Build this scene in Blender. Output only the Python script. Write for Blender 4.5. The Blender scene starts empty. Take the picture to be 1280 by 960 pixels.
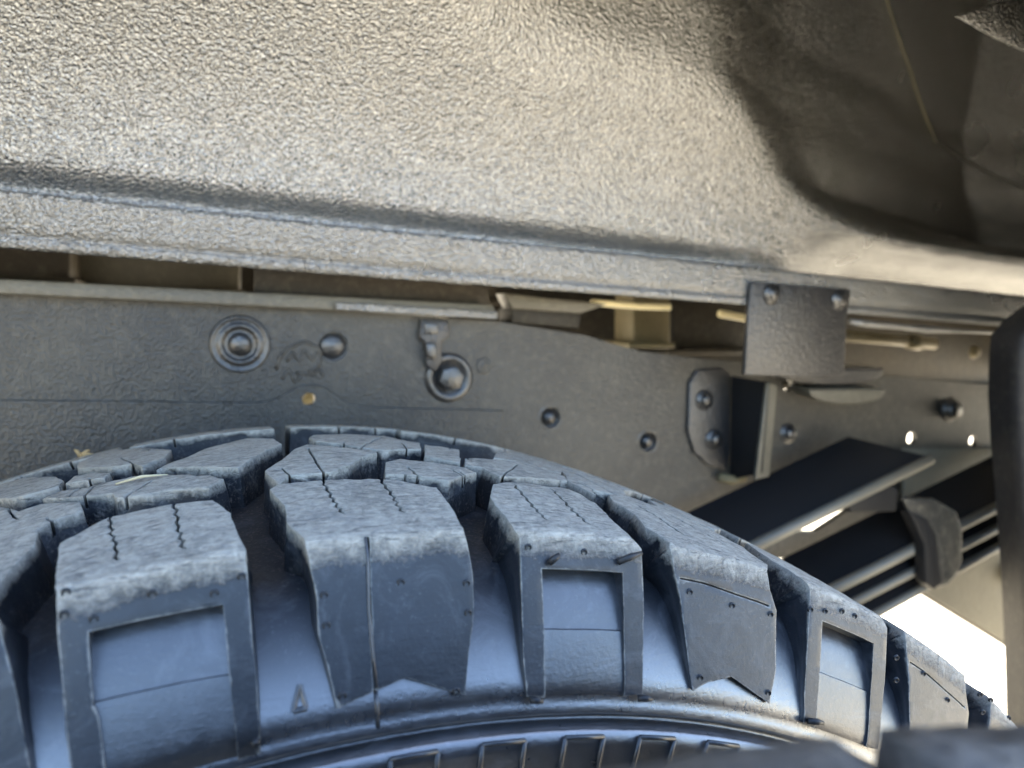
import bpy, bmesh, math, random
from mathutils import Vector, Matrix, noise
random.seed(7)
S = bpy.context.scene
COL = S.collection
rad = math.radians

# ------------------------------------------------------------------ camera
TILT = rad(3.5)
def roty(v):
    x, y, z = v
    return Vector((x*math.cos(TILT)-z*math.sin(TILT), y, x*math.sin(TILT)+z*math.cos(TILT)))
_Y, _P = .37859, .09233
_f = Vector((math.sin(_Y)*math.cos(_P), math.cos(_Y)*math.cos(_P), -math.sin(_P)))
_r = Vector((math.cos(_Y), -math.sin(_Y), 0))
_u = _r.cross(_f)
CAM = roty((-.02868, -.20271, .47007)); FWD = roty(_f); RGT = roty(_r); UPV = roty(_u)
FPX = 936.2
cd = bpy.data.cameras.new('camera'); cam = bpy.data.objects.new('camera', cd); COL.objects.link(cam)
cam.matrix_world = Matrix(((RGT.x, UPV.x, -FWD.x, CAM.x), (RGT.y, UPV.y, -FWD.y, CAM.y), (RGT.z, UPV.z, -FWD.z, CAM.z), (0, 0, 0, 1)))
cd.sensor_width = 36; cd.lens = 36*FPX/1280; cd.clip_start = .01; cd.clip_end = 500
cd.dof.use_dof = True; cd.dof.focus_distance = .27; cd.dof.aperture_fstop = 9.5
S.camera = cam

# ------------------------------------------------------------------ light
SUN_EL, SUN_AZ = 48, 50           # azimuth counted from +X towards +Y
w = bpy.data.worlds.new("World"); S.world = w; w.use_nodes = True
nt = w.node_tree; bg = nt.nodes['Background']
sky = nt.nodes.new('ShaderNodeTexSky'); sky.sky_type = 'NISHITA'; sky.sun_disc = False
sky.sun_elevation = rad(SUN_EL); sky.sun_rotation = rad(90-SUN_AZ)
sky.air_density = 1.0; sky.dust_density = 1.5; sky.ozone_density = 1.8
nt.links.new(sky.outputs[0], bg.inputs[0]); bg.inputs[1].default_value = .13
sl = bpy.data.lights.new('sun', 'SUN'); sl.energy = 5; sl.angle = rad(.5); sl.color = (1, .93, .82)
so = bpy.data.objects.new('sun', sl); COL.objects.link(so)
sd = Vector((math.cos(rad(SUN_EL))*math.cos(rad(SUN_AZ)), math.cos(rad(SUN_EL))*math.sin(rad(SUN_AZ)), math.sin(rad(SUN_EL))))
so.rotation_euler = sd.to_track_quat('Z', 'Y').to_euler()
so.location = (0, 0, 5)
S.view_settings.view_transform = 'Standard'; S.view_settings.look = 'None'
S.view_settings.exposure = 3.1; S.view_settings.gamma = 1
S.render.engine = 'CYCLES'

# ------------------------------------------------------------------ pixel -> place helpers (measured from the photo)
def ray(px, py): return FWD + RGT*((px-640)/FPX) + UPV*((480-py)/FPX)
def atY(px, py, yy):
    v = ray(px, py); return CAM + v*((yy-CAM.y)/v.y)
def sstep(a, b, x):
    t = max(0., min(1., (x-a)/(b-a))); return t*t*(3-2*t)

# ------------------------------------------------------------------ materials
def mat(name, base, rough=.5, metal=0., spec=.5):
    m = bpy.data.materials.new(name); m.use_nodes = True
    b = m.node_tree.nodes['Principled BSDF']
    b.inputs['Base Color'].default_value = (*base, 1); b.inputs['Roughness'].default_value = rough
    b.inputs['Metallic'].default_value = metal; b.inputs['Specular IOR Level'].default_value = spec
    return m
def N(m, t, **k):
    n = m.node_tree.nodes.new(t)
    for a, v in k.items(): setattr(n, a, v)
    return n
def L(m, a, b): m.node_tree.links.new(a, b)
def ntex(m, scale, detail=4, rough=.6, dist=0., vec=None):
    n = N(m, 'ShaderNodeTexNoise'); n.inputs['Scale'].default_value = scale; n.inputs['Detail'].default_value = detail
    n.inputs['Roughness'].default_value = rough; n.inputs['Distortion'].default_value = dist
    if vec is None:
        vec = N(m, 'ShaderNodeNewGeometry').outputs['Position']
    L(m, vec, n.inputs['Vector']); return n.outputs['Fac']
def ramp(m, fac, stops):
    r = N(m, 'ShaderNodeValToRGB'); e = r.color_ramp.elements
    while len(e) > 1: e.remove(e[-1])
    e[0].position = stops[0][0]; e[0].color = (*stops[0][1], 1) if isinstance(stops[0][1], tuple) else (stops[0][1],)*3+(1,)
    for p, c in stops[1:]:
        x = e.new(p); x.color = (*c, 1) if isinstance(c, tuple) else (c, c, c, 1)
    L(m, fac, r.inputs[0]); return r.outputs[0]
def mixc(m, f, a, b, mode='MIX'):
    x = N(m, 'ShaderNodeMix', data_type='RGBA', blend_type=mode)
    for s, v in ((x.inputs['Factor'], f), (x.inputs['A'], a), (x.inputs['B'], b)):
        if hasattr(v, 'links'): L(m, v, s)
        elif isinstance(v, tuple): s.default_value = (*v, 1)
        else: s.default_value = v
    return x.outputs['Result']
def math_(m, op, a, b=0., clamp=False):
    x = N(m, 'ShaderNodeMath', operation=op, use_clamp=clamp)
    for s, v in ((x.inputs[0], a), (x.inputs[1], b)):
        if hasattr(v, 'links'): L(m, v, s)
        else: s.default_value = v
    return x.outputs[0]
def bump(m, h, strength, dist, prev=None):
    b = N(m, 'ShaderNodeBump')
    if hasattr(strength, 'links'): L(m, strength, b.inputs['Strength'])
    else: b.inputs['Strength'].default_value = strength
    b.inputs['Distance'].default_value = dist
    L(m, h, b.inputs['Height'])
    if prev is not None: L(m, prev, b.inputs['Normal'])
    return b.outputs['Normal']
def bsdf(m): return m.node_tree.nodes['Principled BSDF']

def undercoat(name, base, tint, rough, grain, depth, spec=.6, dustcol=(.3, .27, .2), dust=.3):
    """textured chip-guard paint: pebbled relief, slightly varied tone and dust"""
    m = mat(name, base, rough, 0, min(spec, 1)); b = bsdf(m)
    b.inputs['IOR'].default_value = 1.5 if spec < .95 else 2.5
    big = ntex(m, 9, 4, .6); fine = ntex(m, 160, 3, .6)
    c = mixc(m, ramp(m, big, [(.35, 0.), (.7, 1.)]), base, tint)
    d = math_(m, 'MULTIPLY', ramp(m, fine, [(.5, 0.), (.75, 1.)]), dust)
    c = mixc(m, d, c, dustcol)
    L(m, c, b.inputs['Base Color'])
    n1 = ntex(m, grain, 2, .5, .15)
    n2 = ntex(m, grain*2.3, 2, .5)
    nb = bump(m, n2, .5, depth*.4)
    nb = bump(m, n1, 1., depth, nb)
    L(m, nb, b.inputs['Normal'])
    rr = math_(m, 'ADD', math_(m, 'MULTIPLY', big, .2), rough-.1)
    L(m, rr, b.inputs['Roughness'])
    return m

M = {}
M['housing'] = undercoat('sprayed_liner_paint', (.020, .018, .015), (.034, .031, .025), .24, 520, .0025, 1.0, dust=.08)
M['flange'] = undercoat('pebbled_flange_paint', (.022, .020, .017), (.036, .033, .027), .28, 560, .0021, 1.0, dust=.08)
bsdf(M['flange']).inputs['IOR'].default_value = 2.1
M['rail'] = undercoat('frame_paint', (.015, .0145, .0135), (.048, .044, .036), .42, 450, .0010, .55, dust=.10)
M['bracket'] = undercoat('bracket_paint', (.014, .0135, .015), (.026, .024, .024), .38, 480, .0009, .8, dust=.06)
M['seamgrey'] = mat('grey_seam', (.10, .095, .085), .5)
M['seam'] = mat('seam_sealer', (.22, .2, .13), .5)
M['spring'] = mat('black_spring_steel', (.009, .009, .010), .6, 0, .25)
b = bsdf(M['spring']); L(M['spring'], bump(M['spring'], ntex(M['spring'], 300, 3), .3, .0004), b.inputs['Normal'])
M['edge'] = mat('lit_spring_edge', (.14, .13, .105), .5, .1)  # paler than the leaves, as if ground light caught the edge
M['dull'] = undercoat('dull_steel', (.07, .064, .05), (.11, .10, .075), .5, 300, .0006, .6, dust=.15)
M['tan'] = undercoat('tan_member', (.11, .088, .045), (.18, .15, .08), .6, 200, .0006, .4, dust=.1)
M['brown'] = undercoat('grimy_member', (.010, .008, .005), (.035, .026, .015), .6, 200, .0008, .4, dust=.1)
M['plate'] = undercoat('bounce_lit_plate', (.11, .105, .08), (.16, .15, .115), .6, 150, .0006, .4, dust=.1)  # pale tone carries the ground bounce in the colour
M['bolt'] = undercoat('bolt_paint', (.012, .012, .013), (.024, .023, .023), .30, 500, .0005, .9, dust=.06)
M['flap'] = undercoat('flap_rubber', (.012, .011, .012), (.02, .018, .018), .6, 500, .0004, .4, dust=.08)
M['body'] = mat('body_paint', (.10, .105, .11), .35)
M['clampgrey'] = undercoat('worn_clamp', (.018, .017, .016), (.04, .038, .032), .45, 300, .0009, .6, dust=.3)
M['straw'] = mat('dry_straw', (.42, .37, .24), .8)

def rubber(name, old=False):
    m = mat(name, (.02, .021, .024), .4, 0, .45); b = bsdf(m); b.inputs['IOR'].default_value = 1.5
    at = N(m, 'ShaderNodeAttribute'); at.attribute_name = 'wear'
    sep = N(m, 'ShaderNodeSeparateColor'); L(m, at.outputs['Color'], sep.inputs[0])
    scuff, edge, grime = sep.outputs[0], sep.outputs[1], sep.outputs[2]
    vec = N(m, 'ShaderNodeTexCoord').outputs['Object']
    big = ntex(m, 35, 5, .65, .3, vec); fine = ntex(m, 330, 5, .7, .6, vec); spk = ntex(m, 900, 3, .6, 0, vec)
    # stretched fine scoring across the tread
    mp = N(m, 'ShaderNodeMapping'); mp.inputs['Scale'].default_value = (90, 620, 620); mp.inputs['Rotation'].default_value = (0, 0, .25)
    L(m, vec, mp.inputs[0]); score = ntex(m, 1, 6, .75, .5, mp.outputs[0])
    clean = mixc(m, ramp(m, big, [(.35, 0.), (.65, 1.)]), (.009, .011, .014), (.018, .021, .026))
    dusty = mixc(m, ramp(m, fine, [(.22, 0.), (.82, 1.)]), (.22, .208, .18), (.56, .515, .43))
    dusty = mixc(m, math_(m, 'MULTIPLY', ramp(m, score, [(.34, 1.), (.46, 0.)]), .75), dusty, (.035, .035, .035))
    s = math_(m, 'ADD', scuff, math_(m, 'MULTIPLY', math_(m, 'SUBTRACT', big, .5), .6))
    s = math_(m, 'ADD', s, math_(m, 'MULTIPLY', math_(m, 'SUBTRACT', fine, .5), .5))
    s = math_(m, 'ADD', s, math_(m, 'MULTIPLY', math_(m, 'SUBTRACT', spk, .5), .35))
    sm = ramp(m, s, [(.26, 0.), (.86, 1.)])
    c = mixc(m, sm, clean, dusty)
    # light dusting with specks on the clean rubber
    dd = math_(m, 'MULTIPLY', ramp(m, spk, [(.60, 0.), (.74, 1.)]), ramp(m, big, [(.4, .05), (.7, .45)]))
    c = mixc(m, dd, c, (.16, .16, .16))
    smu = ntex(m, 55, 5, .7, 1.5, vec)
    c = mixc(m, math_(m, 'MULTIPLY', ramp(m, smu, [(.52, 0.), (.72, 1.)]), .45), c, (.085, .09, .098))
    # pale worn edges
    e = math_(m, 'ADD', edge, math_(m, 'MULTIPLY', math_(m, 'SUBTRACT', fine, .5), .45))
    e = math_(m, 'ADD', e, math_(m, 'MULTIPLY', math_(m, 'SUBTRACT', big, .5), .35))
    e = ramp(m, e, [(.84, 0.), (.99, .8)])
    c = mixc(m, math_(m, 'MULTIPLY', e, .75), c, (.34, .33, .29))
    # soil held down in the grooves, darkened to deepen their shade
    g = math_(m, 'MULTIPLY', grime, ramp(m, fine, [(.35, .2), (.65, 1.)]))
    gc = mixc(m, ramp(m, spk, [(.55, 0.), (.66, 1.)]), (.016, .013, .012), (.10, .07, .06))
    c = mixc(m, math_(m, 'MULTIPLY', g, .8), c, gc)
    L(m, c, b.inputs['Base Color'])
    r = math_(m, 'ADD', math_(m, 'MULTIPLY', sm, .32), math_(m, 'ADD', .34, math_(m, 'MULTIPLY', fine, .2)))
    r = math_(m, 'ADD', r, math_(m, 'MULTIPLY', grime, .25), True)
    gl = at.outputs['Alpha']
    gl = math_(m, 'MULTIPLY', gl, math_(m, 'SUBTRACT', 1., math_(m, 'MULTIPLY', grime, 1.), True))
    r = math_(m, 'SUBTRACT', r, math_(m, 'MULTIPLY', gl, .16), True)
    r = math_(m, 'MAXIMUM', r, .16)
    spv = math_(m, 'ADD', .34, math_(m, 'MULTIPLY', gl, .66))
    L(m, spv, b.inputs['Specular IOR Level'])
    iorv = math_(m, 'ADD', 1.45, math_(m, 'MULTIPLY', gl, .55)); L(m, iorv, b.inputs['IOR'])
    L(m, r, b.inputs['Roughness'])
    hb = math_(m, 'MULTIPLY', score, math_(m, 'ADD', math_(m, 'MULTIPLY', sm, .9), .08))
    nb = bump(m, hb, 1., .0012)
    nb = bump(m, fine, math_(m, 'ADD', .12, math_(m, 'MULTIPLY', sm, .5)), .0007, nb)
    nb = bump(m, spk, .25, .0003, nb)
    L(m, nb, b.inputs['Normal'])
    return m
M['rubber'] = rubber('tyre_rubber')
M['pip'] = mat('pip_rubber', (.01, .011, .013), .55)

m = mat('sunlit_concrete', (.46, .43, .37), .9); M['ground'] = m
L(m, ramp(m, ntex(m, 3, 6), [(.3, (.47, .41, .295)), (.7, (.58, .51, .375))]), bsdf(m).inputs['Base Color'])
L(m, bump(m, ntex(m, 60, 5), .4, .01), bsdf(m).inputs['Normal'])

# ------------------------------------------------------------------ object helpers
def tag(o, label=None, cat=None, group=None, kind=None):
    if label: o['label'] = label
    if cat: o['category'] = cat
    if group: o['group'] = group
    if kind: o['kind'] = kind
    return o
def thing(name, loc, label, cat, group=None):
    o = bpy.data.objects.new(name, None); o.empty_display_size = .05; o.location = loc; COL.objects.link(o)
    return tag(o, label, cat, group)
def link(name, me, m, parent=None, smooth=False):
    o = bpy.data.objects.new(name, me); COL.objects.link(o)
    if m is not None and not me.materials: me.materials.append(m)
    if parent is not None:
        o.parent = parent
        p = Vector((0, 0, 0)); q = parent
        while q: p += q.location; q = q.parent
        o.location = -p if me.get('world', 1) else (0, 0, 0)
        o['_w'] = 1; del o['_w']
    if smooth: me.polygons.foreach_set('use_smooth', [True]*len(me.polygons))
    return o
def from_bm(name, bm, m, parent=None, smooth=False, bevel=0., seg=2):
    me = bpy.data.meshes.new(name); bm.normal_update(); bm.to_mesh(me); bm.free()
    o = link(name, me, m, parent, smooth)
    if bevel:
        md = o.modifiers.new('bevel', 'BEVEL'); md.width = bevel; md.segments = seg; md.limit_method = 'ANGLE'; md.angle_limit = rad(35)
        md.harden_normals = False
        me.polygons.foreach_set('use_smooth', [True]*len(me.polygons))
    return o
def prism(bm, front, off):
    """front: list of points; extruded by vector off"""
    a = [bm.verts.new(p) for p in front]; b_ = [bm.verts.new(Vector(p)+Vector(off)) for p in front]
    n = len(a); fs = [bm.faces.new(a), bm.faces.new(b_[::-1])]
    for i in range(n): fs.append(bm.faces.new((a[i], b_[i], b_[(i+1) % n], a[(i+1) % n])))
    bmesh.ops.recalc_face_normals(bm, faces=fs)
def box(bm, x0, x1, y0, y1, z0, z1):
    prism(bm, [(x0, y0, z0), (x1, y0, z0), (x1, y0, z1), (x0, y0, z1)], (0, y1-y0, 0))
def lathe(bm, prof, c, axis, seg=40):
    """prof: list of (radius, height) along axis from c; closed to the axis at radius 0"""
    ax = Vector(axis).normalized(); t = ax.orthogonal().normalized(); s = ax.cross(t); c = Vector(c); rows = []
    for r_, h in prof:
        if r_ < 1e-6: rows.append([bm.verts.new(c+ax*h)]); continue
        rows.append([bm.verts.new(c+ax*h+(t*math.cos(2*math.pi*i/seg)+s*math.sin(2*math.pi*i/seg))*r_) for i in range(seg)])
    fs = []
    for a, b_ in zip(rows, rows[1:]):
        for i in range(seg):
            j = (i+1) % seg
            if len(a) == 1 and len(b_) == 1: continue
            if len(a) == 1: fs.append(bm.faces.new((a[0], b_[i], b_[j])))
            elif len(b_) == 1: fs.append(bm.faces.new((a[i], b_[0], a[j])))
            else: fs.append(bm.faces.new((a[i], b_[i], b_[j], a[j])))
    bmesh.ops.recalc_face_normals(bm, faces=fs)
def tube(bm, pts, r_, seg=8, cap=True):
    pts = [Vector(p) for p in pts]; rows = []
    for i, p in enumerate(pts):
        d = (pts[min(i+1, len(pts)-1)]-pts[max(i-1, 0)]).normalized()
        t = d.cross(Vector((0, 0, 1)))
        t = t.normalized() if t.length > 1e-3 else Vector((1, 0, 0)); s = d.cross(t)
        rr = r_[i] if isinstance(r_, (list, tuple)) else r_
        rows.append([bm.verts.new(p+(t*math.cos(2*math.pi*k/seg)+s*math.sin(2*math.pi*k/seg))*rr) for k in range(seg)])
    fs = []
    for a, b_ in zip(rows, rows[1:]):
        for k in range(seg): fs.append(bm.faces.new((a[k], a[(k+1) % seg], b_[(k+1) % seg], b_[k])))
    if cap: fs += [bm.faces.new(rows[0][::-1]), bm.faces.new(rows[-1])]
    bmesh.ops.recalc_face_normals(bm, faces=fs)

# ------------------------------------------------------------------ ground
bm = bmesh.new()
bmesh.ops.create_grid(bm, x_segments=40, y_segments=40, size=120)
for v in bm.verts: v.co.z = -.42
tag(from_bm('ground', bm, M['ground']), 'pale sunlit concrete ground', None, None, 'structure')

# ------------------------------------------------------------------ truck body round the wheel well
def arcpts(r_, a0, a1, n, cz=0.): return [(r_*math.sin(a0+(a1-a0)*i/n), cz+r_*math.cos(a0+(a1-a0)*i/n)) for i in range(n+1)]
body = thing('truck_body', (0, -.06, .95), 'painted outer body panel above the wheel opening, just out of frame', 'truck body')
bm = bmesh.new()
A = arcpts(.70, -math.pi/2+.15, math.pi/2-.15, 24)
prism(bm, [(x, .015, z) for x, z in [(-1.9, .10), (A[0][0], .10)]+A+[(A[-1][0], .10), (1.15, .10), (1.15, 1.1), (-1.9, 1.1)]], (0, .02, 0))
from_bm('outer_panel', bm, M['body'], body, bevel=.004)
bm = bmesh.new(); box(bm, -1.9, 1.15, .36, 1.72, .562, .572); from_bm('bed_floor', bm, M['dull'], body)
bm = bmesh.new(); box(bm, -1.9, 1.15, 1.72, 1.74, .47, 1.1); from_bm('far_panel', bm, M['body'], body)
bm = bmesh.new(); box(bm, 1.15, 1.17, .015, 1.74, .45, 1.1); from_bm('tailgate', bm, M['body'], body)
bm = bmesh.new(); box(bm, -1.9, 1.15, .035, 1.72, .91, .92); from_bm('sun_blocker', bm, M['dull'], body)  # unseen slab added to keep the sun out of the wheel well

# ------------------------------------------------------------------ wheel housing (sprayed inner arch)
YF = .272
def Yh(x, z):
    t = max(0., z-.548)
    lean = 5.5*t*t if t < .12 else 5.5*(.0144+(t-.12)*.24)
    flat = sstep(.02, .14, x)
    lean = lean*(1-flat)+flat*(5.5*t*t if t < .07 else .02695+(t-.07)*.77-sstep(.10, .18, t)*(t-.10)*.6)
    y = .286-lean*(1-.35*sstep(.0, .22, x))-t*.16*(1-flat*sstep(.08, .14, t))
    # the panel falls back into a dark pocket to the right of a curved shoulder, then sweeps out again
    xb = .262+3.1*max(0., .665-z)**1.3
    D = x-xb
    wdt = .012; sp = wdt*math.log(1+math.exp(min(D/wdt, 40)))
    sp2 = wdt*math.log(1+math.exp(min((D-.10)/wdt, 40)))
    y += (.64*sp-.32*sp2)*sstep(.556, .61, z)
    k = 1-sstep(.25, .42, x)*.8
    y += k*.020*math.exp(-((z-.5325)/.0085)**2)
    y += sstep(.33, .5, x)*max(0., .565-z)*1.3
    y += .0016*noise.noise(Vector((x*9, z*14, 3)))+.0006*noise.noise(Vector((x*40, z*60, 7)))
    return y
hous = thing('wheel_housing', (.1, .28, .53), 'pebbled grey sprayed inner wheel arch above the tyre', 'wheel arch')
bm = bmesh.new(); nx, nz = 460, 120; G = []
for j in range(nz+1):
    tz = j/nz; z = .5235+(.905-.5235)*(tz**1.6)
    row = []
    for i in range(nx+1):
        x = -.55+1.65*i/nx
        row.append(bm.verts.new((x, max(Yh(x, z), .036), z)))
    G.append(row)
for j in range(nz):
    for i in range(nx): bm.faces.new((G[j][i], G[j][i+1], G[j+1][i+1], G[j+1][i]))
from_bm('inner_panel', bm, M['housing'], hous, smooth=True)
bm = bmesh.new(); prism(bm, [(.70, .25, .05), (.70, .25, .90), (.62, .036, .90), (.62, .036, .05)], (.01, 0, 0)); from_bm('rear_wall', bm, M['housing'], hous)  # unseen end walls of the arch, placed to keep side light out
bm = bmesh.new(); prism(bm, [(-.56, .29, .05), (-.56, .29, .90), (-.56, .036, .90), (-.56, .036, .05)], (-.01, 0, 0)); from_bm('front_wall', bm, M['housing'], hous)
# flange strip with its spot-weld lip
def flange_y(x): return YF+.0012*noise.noise(Vector((x*7, 0, 1)))
bm = bmesh.new(); rows = []
prof = [(.030, .5265), (.004, .5270), (.0005, .5260), (0, .5245), (0, .518), (.0004, .511), (.0002, .5055), (.0022, .5045), (.0022, .5035), (.0004, .5026), (.0, .500), (.0005, .4978), (.0015, .4968), (.006, .4972)]
for i in range(331):
    x = -.55+1.65*i/330
    dz = .0012*sstep(0, .3, x)+.0004*noise.noise(Vector((x*60, 5, 1)))
    rows.append([bm.verts.new((x, flange_y(x)+a+(.5265-z)*(.24-.30*sstep(.02, .26, x)), z+dz)) for a, z in prof])
for a, b_ in zip(rows, rows[1:]):
    for k in range(len(prof)-1): bm.faces.new((a[k], a[k+1], b_[k+1], b_[k]))
bmesh.ops.recalc_face_normals(bm, faces=bm.faces)
bmesh.ops.reverse_faces(bm, faces=[f for f in bm.faces]) if sum(f.normal.y*f.calc_area() for f in bm.faces) > 0 else None
from_bm('flange', bm, M['flange'], hous, smooth=True)
# seam beads on the rear wall of the arch
def on_house(px, py, lift=.0008):
    v = ray(px, py); t = .25; prev = None
    while t < 1.5:
        p = CAM+v*t
        if p.y >= Yh(p.x, p.z): break
        t += .001
    return CAM+v*(t-lift)
bm = bmesh.new()
tube(bm, [on_house(*p) for p in [(1100, -30), (1108, 0), (1122, 45), (1138, 90), (1150, 128), (1160, 155), (1170, 178)]], [.0016]*6+[.001], 8)
from_bm('seam_bead', bm, M['seam'], hous, smooth=True)
bm = bmesh.new()
tube(bm, [on_house(*p) for p in [(1170, 178), (1195, 194), (1225, 211), (1262, 228), (1300, 246)]], .0014, 8)
from_bm('seam_bead', bm, M['seamgrey'], hous, smooth=True)
# overlapping gusset in the top right corner
bm = bmesh.new()
prism(bm, [atY(*p, .10) for p in [(1196, 20), (1232, 8), (1300, -10), (1330, 60), (1300, 72), (1240, 45)]], (0, .003, .001))
from_bm('arch_gusset', bm, M['flange'], hous, bevel=.0008)

# ------------------------------------------------------------------ bracket and rubber stop hanging from the flange
YB = YF-.006
br = thing('hanger_bracket', atY(990, 380, YB), 'square grey steel bracket hanging from the arch flange by two bolts', 'bracket')
bm = bmesh.new()
fr = [atY(*p, YB) for p in [(940, 352), (1064, 362), (1059, 400), (1055, 473), (931, 469), (936, 390)]]
prism(bm, fr, (0, .0045, 0)); from_bm('plate', bm, M['bracket'], br, bevel=.0012)
for px, py in [(965, 368), (1049, 375)]:
    c = atY(px, py, YB); bm = bmesh.new()
    lathe(bm, [(0, .0048), (.0042, .0045), (.0052, .0035), (.0058, .0018), (.0082, .0014), (.009, -.001)], c, (.25, -1, -.05), 24)
    from_bm('bolt_head', bm, M['bolt'], br, smooth=True)
stop = thing('rubber_stop', atY(1060, 490, .30), 'stacked pair of rounded dull pads under the square bracket', 'bump stop')
for (cx, cy, rx, rz, nm, mt) in [(1040, 468, 66, 22, 'upper_pad', 'bracket'), (1060, 494, 48, 20, 'lower_pad', 'dull')]:
    bm = bmesh.new()
    P = []
    for i in range(30):
        a = math.pi*i/29
        P.append(atY(cx+rx*math.cos(a), cy-8+rz*math.sin(a)**.7, .305 if nm == 'upper_pad' else .30))
    prism(bm, P, (.004, .03, .002)); from_bm(nm, bm, M[mt], stop, bevel=.003, seg=3)

# ------------------------------------------------------------------ frame rail
YR = .34
rail = thing('frame_rail', (.1, YR, .3), 'dark painted steel frame rail with holes and bolts behind the tyre', 'frame rail')
top_px = [(620, 402), (660, 408), (730, 419), (770, 431), (800, 439), (860, 447), (930, 453), (1100, 470), (1290, 486)]
TOP = [Vector((-.6, YR, .479))]+[atY(px, py, YR) for px, py in top_px]
ex = TOP[-1]; TOP.append(Vector((1.1, YR, ex.z-.005)))
bot = [Vector((1.1, YR, .12)), atY(1300, 836, YR), atY(1262, 811, YR), atY(1150, 742, YR), atY(1110, 737, YR), Vector((.45, YR, .27)), Vector((-.6, YR, .27))]
bm = bmesh.new(); prism(bm, TOP+bot, (0, .006, 0))
web = from_bm('rail_web', bm, M['rail'], rail)
def cutter(ob, fn):
    bm = bmesh.new(); fn(bm); me = bpy.data.meshes.new('c'); bm.to_mesh(me); bm.free()
    c = bpy.data.objects.new('c', me); COL.objects.link(c)
    md = ob.modifiers.new('cut', 'BOOLEAN'); md.object = c; md.solver = 'EXACT'
    bpy.context.view_layer.update()
    dg = bpy.context.evaluated_depsgraph_get(); nm = bpy.data.meshes.new_from_object(ob.evaluated_get(dg))
    ob.modifiers.clear(); ob.data = nm; bpy.data.objects.remove(c)
def holes(bm):
    prism(bm, [atY(*p, YR-.01) for p in [(978, 668), (1056, 630), (1072, 640), (1030, 668)]], (0, .04, 0))
    for px, py, r_ in [(386, 499, .0042), (416, 433, .0105), (688, 522, .0085), (810, 552, .0085), (1140, 548, .0066), (1217, 551, .0062), (985, 481, .006)]:
        c = atY(px, py, YR); ax = Vector((0, 1, 0))
        lathe(bm, [(0, -.02), (r_, -.02), (r_, .03), (0, .03)], c, ax, 32)
cutter(web, holes)
# top flange of the rail (turned inward) and folded line along it
bm = bmesh.new(); rows = []
for i, p in enumerate(TOP):
    rows.append([bm.verts.new((p.x, YR+.0062+dy, p.z+dz)) for dy, dz in [(0, -.003), (0, .0002), (.05, .0002), (.05, -.003)]])
for a, b_ in zip(rows, rows[1:]):
    for k in range(4): bm.faces.new((a[k], a[(k+1) % 4], b_[(k+1) % 4], b_[k]))
bmesh.ops.recalc_face_normals(bm, faces=bm.faces)
from_bm('rail_flange', bm, M['rail'], rail)
# overlapping lower plate whose top edge makes the long line with a hump round the small hole
bm = bmesh.new()
edge = [(-700, 492), (0, 500), (150, 501), (320, 503), (345, 499), (362, 489), (375, 482), (392, 480), (408, 484), (422, 495), (436, 505), (470, 509), (560, 511), (630, 513)]
lo = [atY(*p, YR-.0022) for p in edge]
prism(bm, lo+[Vector((lo[-1].x+.002, YR-.0022, .29)), Vector((lo[0].x, YR-.0022, .29))], (0, .002, 0))
lowp = from_bm('overlap_plate', bm, M['rail'], rail)
def h2(bm): lathe(bm, [(0, -.02), (.0042, -.02), (.0042, .03), (0, .03)], atY(386, 499, YR-.0022), (0, 1, 0), 32)
cutter(lowp, h2)
md = lowp.modifiers.new('bevel', 'BEVEL'); md.width = .0009; md.segments = 2; md.limit_method = 'ANGLE'
# round fittings
def lathe_part(name, px, py, prof, mt, y=YR, axis=(0, -1, 0), seg=40):
    bm = bmesh.new(); lathe(bm, prof, atY(px, py, y), axis, seg)
    return from_bm(name, bm, M[mt], rail, smooth=True)
lathe_part('rosette_plug', 300, 430, [(0, .0035), (.005, .003), (.0072, .0018), (.0078, .0004), (.0105, .0004), (.0112, .0028), (.0135, .0032), (.0150, .001), (.0165, .0008), (.0178, .0028), (.0192, .0022), (.020, -.001)], 'bolt')
lathe_part('round_plug', 416, 433, [(0, -.001), (.0075, -.0015), (.0088, -.003), (.0104, -.0045), (.0104, -.002), (.0112, .001), (.0118, -.0005)], 'bolt')
for px, py in [(688, 522), (810, 552)]:
    lathe_part('pressed_stud', px, py, [(0, .0022), (.0036, .0016), (.0056, -.001), (.0068, -.004), (.0084, -.0045), (.0086, -.001), (.0098, .0008), (.0106, -.0004)], 'bolt')
# bolt with washer, hexagon and clip
lathe_part('washer', 561, 472, [(.0085, .0010), (.0125, .0016), (.014, .0030), (.0165, .0030), (.0185, .0016), (.0192, -.001)], 'bolt')
bm = bmesh.new(); c = atY(561, 472, YR)
hx = [c+Vector((.0098*math.cos(math.pi/3*k+.3), -.0015, .0098*math.sin(math.pi/3*k+.3))) for k in range(6)]
prism(bm, hx, (0, -.0075, 0)); from_bm('hex_bolt', bm, M['bolt'], rail, bevel=.0011)
bm = bmesh.new()
prism(bm, [atY(*p, YR-.006) for p in [(527, 399), (560, 401), (563, 420), (552, 428), (553, 452), (545, 466), (533, 458), (531, 428), (524, 422)]], (0, .004, 0))
from_bm('clip', bm, M['bracket'], rail, bevel=.0012)
bm = bmesh.new()
prism(bm, [atY(*p, YR-.008) for p in [(530, 403), (548, 404), (549, 418), (531, 418)]], (0, .006, 0)); 
prism(bm, [atY(*p, YR-.009) for p in [(533, 429), (546, 429), (546, 448), (534, 448)]], (0, .006, 0))
from_bm('clip_tab', bm, M['bolt'], rail, bevel=.001)
lathe_part('small_stud', 604, 457, [(0, .0012), (.0025, .001), (.004, .0002), (.0055, .0012), (.0065, -.0005)], 'rail', seg=20)
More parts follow.
